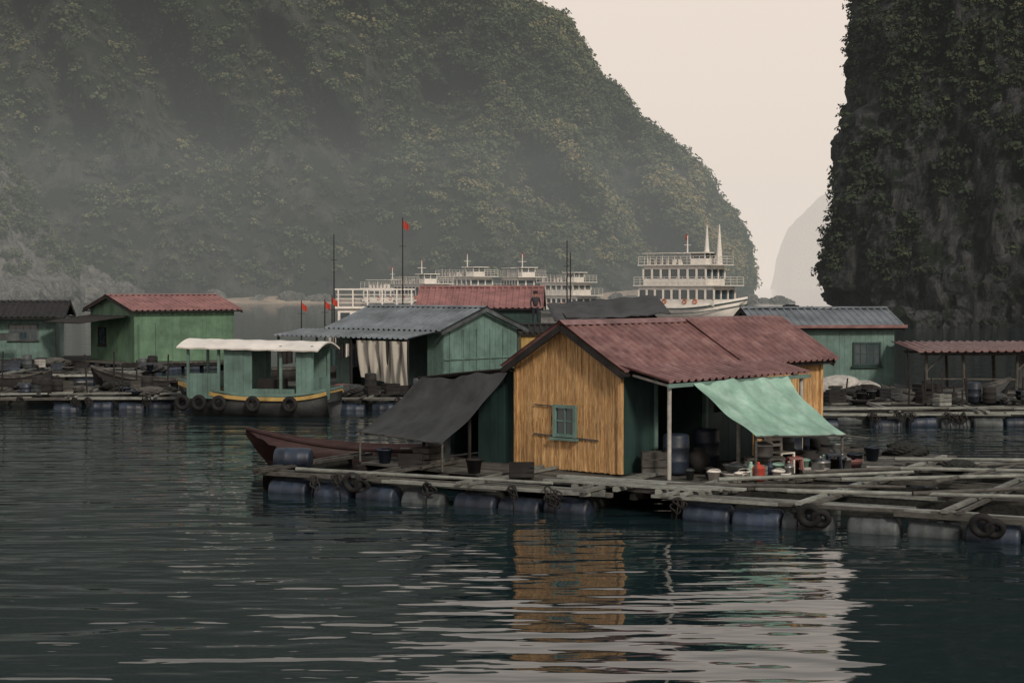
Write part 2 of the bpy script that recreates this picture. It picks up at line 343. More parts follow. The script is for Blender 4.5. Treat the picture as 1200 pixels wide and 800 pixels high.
def blob(mb,c,r,n=14,m=9,am=.25,seed=0):
    vs=[];fs=[]
    for j in range(m+1):
        ph=math.pi*j/m
        for i in range(n):
            th=2*math.pi*i/n; k=1+am*math.sin(th*3+seed+ph*4)*math.sin(ph)+am*.6*math.sin(th*7+seed*2+ph*9)*math.sin(ph)
            vs.append((c[0]+r[0]*k*math.sin(ph)*math.cos(th),c[1]+r[1]*k*math.sin(ph)*math.sin(th),c[2]+r[2]*k*math.cos(ph)))
    for j in range(m):
        for i in range(n): fs.append((j*n+i,(j+1)*n+i,(j+1)*n+(i+1)%n,j*n+(i+1)%n))
    mb.add(vs,fs)
def netpile(x,y,z=.44,r=.5,m='net'):
    a=MB(); blob(a,(x,y,z+.08),(r,r*.7,r*.4),26,14,.16,R(0,9)); blob(a,(x+r*.6,y+.1,z+.04),(r*.6,r*.5,r*.28),22,12,.2,R(0,9)); a.build('fishing_net_pile',m,None)
def hp(t,s): return 2.27+.667*t-.745*s, 35.7+.745*t+.667*s
def at(fn,t,s,*a,**k): fn(*hp(t,s),*a,**k)
at(drum,.95,-.75); at(bucket,1.6,-1.8,m='white',r=.15,h=.22); at(basin,.9,-2.3,m='white'); at(basin,.9,-2.3,.6,.26,m='grey')
at(pot,1.6,-2.5,.86,m='metal'); at(pot,2.0,-2.3,.86,.15,m='white')
tb=MB(); x,y=hp(1.8,-2.4); tb.box(x-.4,x+.4,y-.25,y+.25,.80,.85)
for i in(-1,1):
    for j in(-1,1): tb.box(x+i*.36-.03,x+i*.36+.03,y+j*.21-.03,y+j*.21+.03,.44,.80)
tb.build('low_table','wood')
at(chair,2.6,-2.3,.44,.6,m='white'); at(stool,2.2,-2.9,m='redroof2'); at(jar,3.2,-2.6,.44,.28,.45); at(jar,3.6,-2.7,.44,.24,.5); at(pot,3.0,-3.0,.44,.22,m='metal')
at(bucket,2.9,-2.4,.44,m='red'); at(drum,3.9,-1.5,.44,.25,.8,m='grey'); at(crate,3.4,-2.0,.44,.6,.4); at(jar,4.3,-2.4,.44,.3,.5,m='tarpdk'); at(drum,5.0,-1.0,.44,.26,.8); at(drum,6.0,-1.0); at(bucket,5.6,-1.6,m='grey')
at(crate,5.3,-2.2,.44,.7,.35,rot=.4); at(bucket,4.6,-2.9,m='blue'); at(basin,2.6,-3.1,.44,m='cream'); at(stool,3.3,-3.15,m='blue'); at(crate,.5,-.5,.44,.5,.5)
at(drum,2.4,-.5,.44); at(jar,1.4,-1.0,.44); at(crate,-1.2,W+1.6,.44,.6,.4,rot=1); at(drum,-.6,W+1.9,.44,m='grey'); at(bucket,-1.5,W+2.7,.44)
at(pot,3.8,-3.05,.44,.2,m='metal'); at(basin,4.2,-3.0,.5,.28,m='redroof2'); at(crate,1.2,-2.6,.44,.4,.3,m='woodlt'); at(bucket,1.4,-3.0,m='white',r=.13,h=.2); at(netpile,6.8,-1.6); at(netpile,7.9,-2.3,.44,.5); at(bucket,6.2,-2.4); at(chair,3.0,-1.7,.44,2.2,m='wood')
at(bucket,3.5,-3.1,m='dark',r=.2); at(drum,4.6,-2.0,.44,.22,.6,m='dark')
for k in range(16):
    t_=R(.8,4.6); s_=R(-3.1,-1.6); at(random.choice([bucket,pot,basin]),t_,s_,.44,R(.08,.15),m=random.choice(['white','metal','red','blue','grey','tarpgr','dark','cream']))
for k in range(5): at(bucket,R(.3,1.0),R(-2.9,-1.5),.44,R(.08,.14),.2,m=random.choice(['white','grey','dark']))
for k in range(6):
    t_=R(1.3,4.6); x,y=hp(t_,-1.15); a=MB(); a.sheet((x-.12,y,1.7),(x+.12,y+.05,1.72),(x-.1,y,2.28),(x+.1,y+.05,2.28),8,4,lambda u,v:.03*math.sin(u*9)); a.build('hanging_towel',random.choice(['cream','tealdk','grey','denim']),None,True)
for (x,y) in((9.5,36.2),): netpile(x,y,.48,.4)
for (x,y,z,ty) in((-2.2,36.9,.46,0),(-.8,35.9,.46,1),(.2,35.2,.46,0)): (bucket if ty else crate)(x,y,z,m='dark')
# ================================================================= HULLS
def hull(mb,L,W,Hh,rise,stern=.1,n=22,draft=.25,pw=2.2,floor=None):
    secs=[]
    for i in range(n+1):
        t=i/n; w=W/2*(1-max(0,(t-.45)/.55)**pw)*(.8+.2*min(1,t/.25)); w=max(w,.02)
        z=Hh+rise*max(0,(t-.4)/.6)**2+stern*max(0,(.25-t)/.25)**2
        x=-L/2+L*t; kz=-draft+ (Hh+rise+draft)*.85*max(0,(t-.85)/.15)**1.6
        fz=z-.22 if floor is None else floor
        secs.append([(x,0,kz),(x,w*.55,kz+.12*(z-kz)),(x,w*.85,kz+.5*(z-kz)),(x,w,z),(x,w*.93,z+.0),(x,w*.86,max(fz,kz+.06*(z-kz)))])
    vs=[];fs=[]
    for s in secs:
        vs+=s+[(p[0],-p[1],p[2]) for p in s[1:]]
    m=11
    for i in range(n):
        a=i*m; b=a+m
        for k in range(5): fs.append((a+k,a+k+1,b+k+1,b+k))
        fs.append((a,b,b+6,a+6))
        for k in range(6,10): fs.append((a+k+1,a+k,b+k,b+k+1))
        fs.append((a+5,a+10,b+10,b+5))
    fs.append((0,1,2,3,4,5,10,9,8,7,6))
    mb.add(vs,fs); return secs
def gunwale(mb,secs,r=.04,dz=0.,k=3):
    for sg in(1,-1):
        for a,b in zip(secs[:-1],secs[1:]): mb.beam((a[k][0],sg*(a[k][1]+.01),a[k][2]+dz),(b[k][0],sg*(b[k][1]+.01),b[k][2]+dz),r*1.2,r*2)
B=empty('wooden_longboat',(-3.35,42.0,0),math.pi+.03); a=MB(); s=hull(a,6.4,1.35,.42,.5,.15,floor=.15); a.build('hull','boatred',B,True)
a=MB(); gunwale(a,s,.03); a.build('gunwale','boatred',B); a=MB()
for x in(-2,-.7,.6,1.7): a.box(x-.12,x+.12,-.52,.52,.34,.37)
a.build('thwarts','wood',B)
a=MB(); a.cyl((2.4,-.1,.65),(1.6,-1.6,.5),.012,5); a.build('mooring_rope','woodlt',B)
B=empty('canopy_fishing_boat',(-8.75,58.3,0),-.2+math.pi); a=MB(); s=hull(a,5.6,2.3,.62,.45,.2,floor=.5); a.build('hull','tarpdk',B,True)
a=MB(); gunwale(a,s,.06,.0); a.build('yellow_rub_rail','yellow',B); a=MB(); gunwale(a,s,.035,.14); a.build('rail','teal',B)
a=MB()
for (x0,x1,y,zt) in((-2.3,-1.75,.95,2.35),(-.2,.8,.95,2.35),(1.0,2.1,.9,1.45),(-1.7,-.2,.95,.95)):
    slats(a,(x1,y,0),(-1,0,0),x1-x0,.6,lambda t:zt,.18,.02)
    slats(a,(x0,-y,0),(1,0,0),x1-x0,.6,lambda t:zt,.18,.02)
slats(a,(-2.3,.95,0),(0,-1,0),1.9,.6,lambda t:1.3,.2,.02); a.build('cabin_panels','teal',B)
a=MB()
for x in(-2.3,-1.2,.0,1.0,2.1):
    for y in(-.9,.9): a.box(x-.04,x+.04,y-.04,y+.04,.5,2.4)
a.build('cabin_posts','teal',B)
a=MB(); 
a.sheet((-2.6,-1.25,2.26),(2.4,-1.2,2.34),(-2.6,1.25,2.26),(2.4,1.2,2.34),20,10,lambda u,v:.26*math.sin(v*math.pi)+.012*math.sin(u*40)); a.build('canopy_roof','white',B,solid=.05)
a=MB(); a.box(-1.0,-.2,-.4,.4,.55,1.25); a.build('engine_box','dark',B)
a=MB()
for x in(-1.6,-.3,.9,1.7,2.3): a.torus((x,1.18 if x<1.5 else .95,.45),(0.05,1,0),.2,.08)
a.build('fender_tires','rubber',B,True)
# ================================================================= OTHER HOUSES
Hb=empty('floating_teal_house',(-7.2,70,0),math.atan2(-4,4.55)); L2,W2=6.05,4.3
walls(Hb,L2,W2,.4,2.75,3.5,'teal',.22,.02,skip_front=[(0,.8),(5.2,6.05)])
roof(Hb,L2,W2,2.75,3.5,'greyroof',.4,.3,.28,'grey')
a=MB(); corr(a,(-1.5,-2.1,2.38),(L2+.2,-2.1,2.38),(-1.5,-.42,2.62),(L2+.2,-.42,2.62),.28); a.build('awning_roof','greyroof',Hb)
a=MB()
for x in(-1.3,1,3,5,6.1): a.cyl((x,-2.0,.4),(x,-2.0,2.36),.05,8)
a.build('awning_posts','dark',Hb)
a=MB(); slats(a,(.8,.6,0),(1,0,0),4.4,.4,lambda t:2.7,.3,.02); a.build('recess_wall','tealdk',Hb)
a=MB(); a.sheet((3.6,-2.05,.9),(6.2,-2.05,.55),(3.4,-2.05,2.3),(6.1,-2.05,2.3),60,10,lambda u,v:.08*math.sin(u*26+v*2)+.03*math.sin(u*61)); a.build('hanging_striped_cloth','stripe',Hb,True)
for (x0,x1,zt,m) in((-1.2,-.5,1.2,'dark'),(-.4,.0,1.3,'grey'),(0.1,.5,1.5,'cream'),(.6,1.0,1.4,'dark'),(1.1,1.4,1.5,'redroof2'),(1.5,2.1,1.2,'tealdk'),(2.2,2.5,1.5,'dark'),(2.6,2.8,1.6,'white'),(2.9,3.4,1.2,'denim')):
    a=MB(); a.sheet((x0,-1.9,zt),(x1,-1.9,zt+.1),(x0,-1.9,2.15),(x1,-1.9,2.15),14,3,lambda u,v:.04*math.sin(u*14)); a.build('hanging_laundry',m,Hb,True)
a=MB(); 
for k in range(5): a.box(L2+.03,L2+.06,.3+k*.78,.32+k*.78,.4,2.7)
a.beam((L2+.05,0,1.55),(L2+.05,W2,1.55),.05); a.build('wall_battens','teal',Hb)
platform(Hb,-2.5,L2+1.5,-3.0,W2+1,.42,'wood')
Hg=empty('floating_green_house',(-19.7,89,0),rad(37))
walls(Hg,5.8,5.6,.4,3.15,3.85,'green',.35,.015); roof(Hg,5.8,5.6,3.15,3.85,'redroof2',.35,.35,.32,'dark')
a=MB(); a.box(.25,1.15,-.06,-.02,.45,2.35); a.box(1.2,2.1,-.06,-.02,.45,2.35); a.build('doors','green',Hg)
a=MB(); 
for x in(.2,1.18,2.12): a.box(x-.02,x+.02,-.09,-.03,.42,2.4)
a.build('door_frame','green',Hg)
window(Hg,(0,4.0,1.7),(0,-1,0),.9,.9,'dark',.05,1)
platform(Hg,-1.5,7.0,-1.6,6.5,.42,'wood')
a=MB(); corr(a,(-2.8,.5,2.5),(-2.8,5.5,2.5),(-.1,.5,2.85),(-.1,5.5,2.85),.3); a.build('side_awning','dark',Hg)
Hl=empty('floating_shed',(-31,92,0),rad(9))
walls(Hl,6.2,4.5,.4,2.9,3.5,'teal',.3,.015); roof(Hl,6.2,4.5,2.9,3.5,'dark',.9,.6,.3,'dark')
window(Hl,(4.5,0,1.9),(1,0,0),1.5,.8,'grey',.05,3); platform(Hl,-1,8,-2.5,5,.42,'dark')
a=MB(); a.box(1,4.5,-1.6,-1.55,1.5,1.9); a.build('sign_board','grey',Hl)
Hr=empty('floating_teal_house',(9.7,66.3,0),rad(6))
walls(Hr,5.3,4,.4,2.85,3.45,'teal',.22,.012); roof(Hr,5.3,4,2.85,3.45,'greyroof',.35,.35,.28,'dark')
a=MB(); a.beam((-.35,-.4,2.83),(5.7,-.4,2.83),.06,.12); a.build('red_fascia','redroof',Hr)
window(Hr,(4.2,0,1.75),(1,0,0),1.05,.85,'tealdk',.06,3); platform(Hr,-.8,6.2,-1.8,4.5,.42,'wood')
a=MB(); slats(a,(.5,-.05,0),(1,0,0),.9,.45,lambda t:2.3,.45,.02); a.build('door','tealdk',Hr)
P=empty('open_pier_shelter',(15.4,63.5,0),rad(2)); a=MB()
for x in(0,1.5,3.4,4.8,6.6):
    for y in(0,2.4): a.cyl((x+R(-.1,.1),y,-.1),(x+R(-.1,.1),y,1.98),R(.04,.07),7)
for y in(0,2.4): a.beam((-.2,y,1.86),(6.8,y,1.84),.08)
for (x0,x1) in((0,3.4),(4.8,6.6)): a.beam((x0,0,.95),(x1,0,.92),.05)
for x in(0,3.4): a.beam((x,0,1.2),(x+.7,0,1.85),.05)
a.build('posts','wood',P); a=MB(); corr(a,(-.5,-.7,1.98),(7,-.7,2.02),(-.5,3.1,2.22),(7,3.1,2.22),.3); a.build('flat_roof','redroof',P,solid=.03)
a=MB(); a.sheet((3.5,.1,.6),(4.7,.1,.6),(3.5,.1,1.8),(4.7,.1,1.8),20,3,lambda u,v:.05*math.sin(u*20)); a.build('hanging_net','tarpdk',P,True)
platform(P,-1,8,-1,3.2,.5,'wood')
Hc=empty('floating_red_roof_house',(-4.9,92,0),rad(-3))
walls(Hc,6.3,4.2,.4,3.3,4.3,'tealdk',.3,.015); roof(Hc,6.3,4.2,3.3,4.3,'redroof2',.3,.3,.32,'dark'); platform(Hc,-1,8,-2,5,.42,'wood')
Hd=empty('net_shed',(2.6,82,0),rad(4))
walls(Hd,4.4,3.4,.4,2.9,3.1,'dark',.25,.015)
a=MB(); a.sheet((-.6,-.6,2.7),(5,-.6,3.1),(-.6,3.8,3.5),(5,3.8,3.95),24,10,lambda u,v:-.2*math.sin(u*math.pi)*math.sin(v*math.pi)+.04*math.sin(u*30)); a.build('tarp_roof','tarpdk',Hd,True,solid=.02)
platform(Hd,-1,6,-1.5,4,.42,'dark')
He=empty('yellow_shed',(.4,72,0),rad(3)); walls(He,1.7,1.6,.4,2.4,2.7,'yellow',.3,.015); roof(He,1.7,1.6,2.4,2.7,'dark',.15,.15,.25); platform(He,-1,4,-1,2.5,.42,'wood')
a=MB(); blob(a,(12.0,62.4,.75),(.85,.6,.40),48,30,.07,1); blob(a,(12.9,62.6,.65),(.6,.5,.3),40,22,.1,2); blob(a,(11.4,62.2,.6),(.45,.4,.28),40,22,.1,5); a.build('bundled_white_tarp','cream',None)
deckbits(fish_raft('fish_farm_raft',(9.2,53.3,0),rad(2),11,7,4,3),9)
deckbits(fish_raft('fish_farm_raft',(-24,60.2,0),rad(4),14,6,5,2,dens=.6),12)
fish_raft('fish_farm_raft',(-7.3,60.5,0),rad(-3),6.5,3,3,1)
fish_raft('fish_farm_raft',(-34,76,0),rad(2),17,6,6,2,dens=.6)
fish_raft('fish_farm_raft',(-1.2,52.5,0),rad(-20),4,6,2,2)
def scatter(n,x0,x1,y0,y1,ms,z=.5):
    for k in range(n):
        x=R(x0,x1); y=R(y0,y1); f=random.choice([bucket,crate,crate,drum,basin,netpile,netpile])
        if f is netpile: f(x,y,z,R(.3,.7),random.choice(['net','dark','tarpdk','wood']))
        elif f is drum: f(x,y,z,.22,R(.4,.7),m=random.choice(['blue','dark','grey']))
        elif f is crate: f(x,y,z,R(.4,.9),R(.2,.45),m=random.choice(ms),rot=R(0,1.5))
        else: f(x,y,z,m=random.choice(ms))
scatter(40,-22,-11.5,60.6,65,['blue','grey','dark','dark','wood','tealdk','woodlt'])
scatter(36,-6.8,-1.2,61.0,63.4,['blue','grey','white','dark','dark','dark','redroof2'])
scatter(38,9.8,19,55.5,62,['blue','grey','dark','dark','tarpdk','woodlt'])
scatter(40,-30,-16,78,86,['blue','grey','dark','dark','wood','woodlt','cream'])
for k in range(16):
    x=R(-22,-10); y=R(60.8,64); a=MB(); a.cyl((x,y,.4),(x+R(-.1,.1),y,R(1.0,2.0)),.03,6); a.build('mooring_stake','dark')
for k in range(12):
    x=R(9,20); y=R(54,62); a=MB(); a.cyl((x,y,.3),(x+R(-.1,.1),y,R(1.,1.9)),.03,6); a.build('mooring_stake','dark')
for (x,y,r_,l) in((15.6,60.9,.1,4.6),(17,47,.2,4.5),(-15,70,2.9,5),(-10,79,.2,5),(-22,72,3.0,5),(-27,70,.1,5.5)):
    B=empty('small_rowing_boat',(x,y,0),r_); a=MB(); s=hull(a,l,1.3,.6,.5,.25,floor=.2); a.build('hull','dark' if x<10 else 'tarpdk',B,True); a=MB(); gunwale(a,s); a.box(-.9,-.7,-.5,.5,.42,.45); a.box(.5,.7,-.5,.5,.42,.45); a.build('gunwale','wood',B)
# ================================================================= SHIPS
def ship(name,loc,rot,L,W,decks,hz=1.7,dh=2.1,sail=False,top='white'):
    B=empty(name,loc,rot); a=MB(); s=hull(a,L,W,hz,1.1,.3,floor=hz-.1,pw=3); a.build('hull','white',B,True)
    a=MB(); gunwale(a,s,.08,-.35); gunwale(a,s,.05,-.9,3); a.build('hull_stripe','tealdk',B)
    wmat=MB(); gl=MB(); rl=MB(); sl=MB(); tp=MB(); z=hz
    for d in range(decks):
        x0=-L*.46+d*.5; x1=L*(.28-.09*d); w=W*.42-.25*d
        wmat.box(x0,x1,-w,w,z,z+.75); wmat.box(x0,x1,-w,w,z+dh-.55,z+dh-.12)
        gl.box(x0+.08,x1-.08,-w+.08,w-.08,z+.75,z+dh-.55)
        n=int((x1-x0)/1.1)
        for i in range(n+1):
            x=x0+(x1-x0)*i/n
            for sg in(-1,1): wmat.box(x-.12,x+.12,sg*w-.05,sg*w+.05,z+.74,z+dh-.54)
        for i in range(4):
            y=-w+2*w*i/3
            for xx in(x0,x1): wmat.box(xx-.05,xx+.05,y-.1,y+.1,z+.74,z+dh-.54)
        sl.box(x0-.6,x1+1.1,-W*.47+.2*d,W*.47-.2*d,z+dh-.12,z+dh)
        zz=z+dh; ww=W*.46-.2*d
        for hh in(.35,.65,.95):
            for sg in(-1,1): rl.beam((x0-.5,sg*ww,zz+hh),(x1+1,sg*ww,zz+hh),.04)
            for xx in(x0-.5,x1+1): rl.beam((xx,-ww,zz+hh),(xx,ww,zz+hh),.04)
        k=int((x1-x0+1.5)/.8)
        for i in range(k+1):
            x=x0-.5+(x1-x0+1.5)*i/k
            for sg in(-1,1): rl.beam((x,sg*ww,zz),(x,sg*ww,zz+.97),.04)
        z+=dh
    wmat.box(L*.0,L*.14,-W*.2,W*.2,z,z+.7); gl.box(L*.0+.06,L*.14-.06,-W*.2+.06,W*.2-.06,z+.7,z+1.3); sl.box(-L*.05,L*.18,-W*.26,W*.26,z+1.3,z+1.42)
    for x in(0,L*.14):
        for y in(-W*.2,0,W*.2): wmat.box(x-.06,x+.06,y-.06,y+.06,z+.7,z+1.3)
    for x in(-L*.4,-L*.25):
        for y in(-W*.3,W*.3): wmat.cyl((x,y,z),(x,y,z+1.3),.05,6)
    tp.box(-L*.44,-L*.1,-W*.36,W*.36,z+1.3,z+1.38)
    for k in range(6): 
        x=-L*.42+k*L*.06; wmat.box(x,x+.3,-W*.2,-W*.1,z,z+.6)
    wmat.build('superstructure','white',B); gl.build('windows','glass',B); rl.build('railings','white',B); sl.build('deck_slabs','white',B); tp.build('sun_canopy',top,B)
    mx_=-L*.08
    m=MB(); m.cyl((mx_,0,z+1.3),(mx_,0,z+3.4),.1,8,.05); m.beam((mx_,-.7,z+2.3),(mx_,.7,z+2.3),.06)
    if sail: 
        m.cyl((L*.11,0,z),(L*.11,0,z+4.6),.42,8,.05); m.cyl((L*.23,0,z),(L*.23,0,z+4.6),.42,8,.05)
    m.build('masts','white',B)
    f=MB(); f.sheet((mx_,0.05,z+2.9),(mx_-.6,.4,z+2.8),(mx_,.05,z+3.6),(mx_-.6,.4,z+3.5),6,3,lambda u,v:.06*math.sin(u*7)); f.build('red_flag','red',B)
    lf=MB()
    for x in (-L*.2,0,L*.1): lf.torus((x,-W*.43,hz+.5),(0,1,0),.25,.07,12,6)
    lf.build('life_rings','orange',B); return B
ship('cruise_ship',(21.5,200,0),rad(-38),14,5.6,2,2.1,2.4,sail=True)
ship('tour_boat',(-13.,255,0),rad(-60),13,5.2,1,2.2,2.6,top='greyroof')
ship('tour_boat',(-6.2,262,0),rad(-50),13,5.6,2,1.7,2.1,top='greyroof')
ship('tour_boat',(1.9,258,0),rad(-70),12,5.2,2,1.6,2.1)
ship('tour_boat',(8.7,250,0),rad(-50),12,4.8,2,1.2,1.9,top='greyroof')
ship('tour_boat',(-19.5,290,0),rad(-30),12,4.8,1,1.8,2.3)
B=empty('white_ferry',(-10.4,130,0),rad(3)); a=MB(); s=hull(a,7,3,1.2,.5,.2,floor=1.0); a.box(-2.8,2.8,-1.2,1.2,1.0,2.7); a.box(-3.0,3.0,-1.45,1.45,2.7,2.85)
for k in range(6):
    for y in(-1.4,1.4): a.box(-2.8+k*1.1,-2.7+k*1.1,y-.04,y+.04,2.85,4.1)
a.box(-3.0,3.0,-1.45,1.45,4.1,4.2); a.build('cabin','white',B)
a=MB()
for hh in(.3,.6,.9):
    for y in(-1.4,1.4): a.beam((-2.9,y,2.85+hh),(2.9,y,2.85+hh),.05)
a.build('railings','white',B); a=MB(); 
for i in range(5): a.box(-2.6+i*1.1,-1.9+i*1.1,-1.24,-1.2,1.8,2.4)
a.build('windows','glass',B)
def pole(x,y,zb,zt,flag=None,m='dark',s=1):
    E=empty('flag_pole' if flag else 'mast',(x,y,0)); a=MB(); a.cyl((0,0,zb),(0,0,zt),.05,8,.025); a.beam((-.2,0,zt*.8),(.2,0,zt*.8),.03); a.build('pole',m,E)
    if flag:
        a=MB(); a.sheet((0.02,0,zt-.6*s),(.35*s,.1,zt-.8*s),(.02,0,zt-.15*s),(.35*s,.1,zt-.4*s),8,3,lambda u,v:.05*math.sin(u*8)); a.build('flag',flag,E)
pole(-9.9,95,.4,7.3); pole(-6.4,100,.4,8.4,'red'); pole(2.9,90,.4,6.8); pole(3.15,92,.4,6.2)
for (x,y,z) in((-11.6,94,3.6),(-9.7,92,3.9),(-10.2,93,3.7)): pole(x,y,.4,z,'red',s=.8)
# ================================================================= PEOPLE
def person(x,y,z,rot,h=1.65,shirt='shirt'):
    E=empty('person',(x,y,z),rot); k=h/1.75
    def sk(name,pts,edges,rads,m):
        me=bpy.data.meshes.new(name); me.from_pydata([tuple(c*k for c in p) for p in pts],edges,[]); o=bpy.data.objects.new(name,me); S.collection.objects.link(o); o.parent=E
        md=o.modifiers.new('s','SKIN'); 
        for v,r_ in zip(me.skin_vertices[0].data,rads): v.radius=(r_*k,r_*k*.85)
        me.skin_vertices[0].data[0].use_root=True
        o.modifiers.new('sub','SUBSURF').levels=1; o.modifiers['sub'].render_levels=1; me.materials.append(M[m])
    sk('torso_and_arms',[(0,0,.95),(0,0,1.15),(0,0,1.35),(.18,0,1.42),(-.18,0,1.42),(.26,.02,1.15),(-.26,.02,1.15),(.2,-.2,1.0),(-.24,-.1,.9)],
       [(0,1),(1,2),(2,3),(2,4),(3,5),(4,6),(5,7),(6,8)],[.15,.14,.16,.07,.07,.05,.05,.04,.04],shirt)
    sk('legs',[(0,0,.98),(.1,0,.88),(-.1,0,.88),(.11,-.03,.48),(-.12,.02,.48),(.12,.0,.08),(-.13,.04,.08),(.13,-.14,.03),(-.14,-.1,.03)],
       [(0,1),(0,2),(1,3),(2,4),(3,5),(4,6),(5,7),(6,8)],[.13,.1,.1,.07,.07,.05,.05,.04,.04],'denim')
    sk('head',[(0,0,1.44),(0,0,1.53),(0,-.02,1.62),(0,-.01,1.69)],[(0,1),(1,2),(2,3)],[.055,.06,.1,.085],'skin')
    a=MB(); a.lathe((0,-.0,1.64*k),[(.112,0),(.118,.05),(.09,.11),(.04,.135),(0,.14)]); a.build('hair','dark',E,True)
person(1.1,80,2.55,.3,1.6)
a=MB(); a.box(.2,2.2,79.4,81.5,2.4,2.55); a.box(.3,.4,79.5,79.6,-.2,2.4); a.box(2.0,2.1,79.5,79.6,-.2,2.4);a.box(2.0,2.1,81.3,81.4,-.2,2.4); a.build('lookout_platform','wood')
# ================================================================= TERRAIN
def h3(ix,iy,iz,seed):
    v=np.sin(ix*127.1+iy*311.7+iz*74.7+seed*17.3)*43758.5453; return v-np.floor(v)
def vn(p,seed=0):
    i=np.floor(p); f=p-i; u=f*f*(3-2*f); r=0
    for dx in(0,1):
        for dy in(0,1):
            for dz in(0,1):
                w=(u[...,0] if dx else 1-u[...,0])*(u[...,1] if dy else 1-u[...,1])*(u[...,2] if dz else 1-u[...,2])
                r=r+w*h3(i[...,0]+dx,i[...,1]+dy,i[...,2]+dz,seed)
    return r
def fbm(p,o=4,seed=0):
    r=0;a=.5;t=0
    for k in range(o): r=r+a*vn(p*2**k+k*7.7,seed+k); t+=a; a*=.5
    return r/t
def npmesh(name,V,F,m,smooth=True,attr=None):
    me=bpy.data.meshes.new(name); n=len(F); me.vertices.add(len(V)); me.vertices.foreach_set('co',V.astype(np.float32).ravel())
    me.loops.add(n*4); me.loops.foreach_set('vertex_index',F.astype(np.int32).ravel()); me.polygons.add(n)
    me.polygons.foreach_set('loop_start',np.arange(0,n*4,4,dtype=np.int32)); me.polygons.foreach_set('loop_total',np.full(n,4,dtype=np.int32))
    me.polygons.foreach_set('use_smooth',np.full(n,smooth)); 
    if attr is not None:
        at_=me.attributes.new('tint','FLOAT','POINT'); at_.data.foreach_set('value',attr.astype(np.float32))
    me.update(calc_edges=True); me.materials.append(m); o=bpy.data.objects.new(name,me); S.collection.objects.link(o); return o
def grid_faces(nu,nv):
    i=np.arange(nv-1)[:,None]*nu+np.arange(nu-1)[None,:]; i=i.ravel(); return np.stack([i,i+1,i+nu+1,i+nu],1)
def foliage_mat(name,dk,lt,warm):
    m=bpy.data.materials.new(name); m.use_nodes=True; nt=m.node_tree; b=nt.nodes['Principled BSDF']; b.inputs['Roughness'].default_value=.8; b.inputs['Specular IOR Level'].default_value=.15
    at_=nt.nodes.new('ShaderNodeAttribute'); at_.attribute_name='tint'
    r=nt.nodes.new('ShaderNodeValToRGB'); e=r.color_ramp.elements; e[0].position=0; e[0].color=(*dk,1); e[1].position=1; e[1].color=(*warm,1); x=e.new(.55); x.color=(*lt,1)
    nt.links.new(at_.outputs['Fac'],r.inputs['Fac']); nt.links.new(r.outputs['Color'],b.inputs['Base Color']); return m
def rock_mat(name,c1,c2,veg,sc,vegpos=.5):
    m=bpy.data.materials.new(name); m.use_nodes=True; nt=m.node_tree; N=nt.nodes;Lk=nt.links; b=N['Principled BSDF']; b.inputs['Roughness'].default_value=.9; b.inputs['Specular IOR Level'].default_value=.1
    g=N.new('ShaderNodeNewGeometry'); mp=N.new('ShaderNodeMapping'); mp.inputs['Scale'].default_value=(sc,sc,sc*.35); Lk.new(g.outputs['Position'],mp.inputs['Vector'])
    n=N.new('ShaderNodeTexNoise'); n.inputs['Detail'].default_value=10; n.inputs['Roughness'].default_value=.78; n.inputs['Scale'].default_value=1; n.inputs['Distortion'].default_value=.6; Lk.new(mp.outputs['Vector'],n.inputs['Vector'])
    r=N.new('ShaderNodeValToRGB'); r.color_ramp.elements[0].position=.40; r.color_ramp.elements[0].color=(*c1,1); r.color_ramp.elements[1].position=.68; r.color_ramp.elements[1].color=(*c2,1); Lk.new(n.outputs['Fac'],r.inputs['Fac'])
    n2=N.new('ShaderNodeTexNoise'); n2.inputs['Scale'].default_value=sc*.5; n2.inputs['Detail'].default_value=8; n2.inputs['Roughness'].default_value=.7; Lk.new(g.outputs['Position'],n2.inputs['Vector'])
    r2=N.new('ShaderNodeValToRGB'); r2.color_ramp.elements[0].position=vegpos-.03; r2.color_ramp.elements[1].position=vegpos+.03; Lk.new(n2.outputs['Fac'],r2.inputs['Fac'])
    mx=N.new('ShaderNodeMix'); mx.data_type='RGBA'; Lk.new(r2.outputs['Color'],mx.inputs[0]); Lk.new(r.outputs['Color'],mx.inputs[6]); mx.inputs[7].default_value=(*veg,1); Lk.new(mx.outputs[2],b.inputs['Base Color'])
    bp=N.new('ShaderNodeBump'); bp.inputs['Strength'].default_value=1; bp.inputs['Distance'].default_value=.6/sc; Lk.new(n.outputs['Fac'],bp.inputs['Height']); Lk.new(bp.outputs['Normal'],b.inputs['Normal']); return m
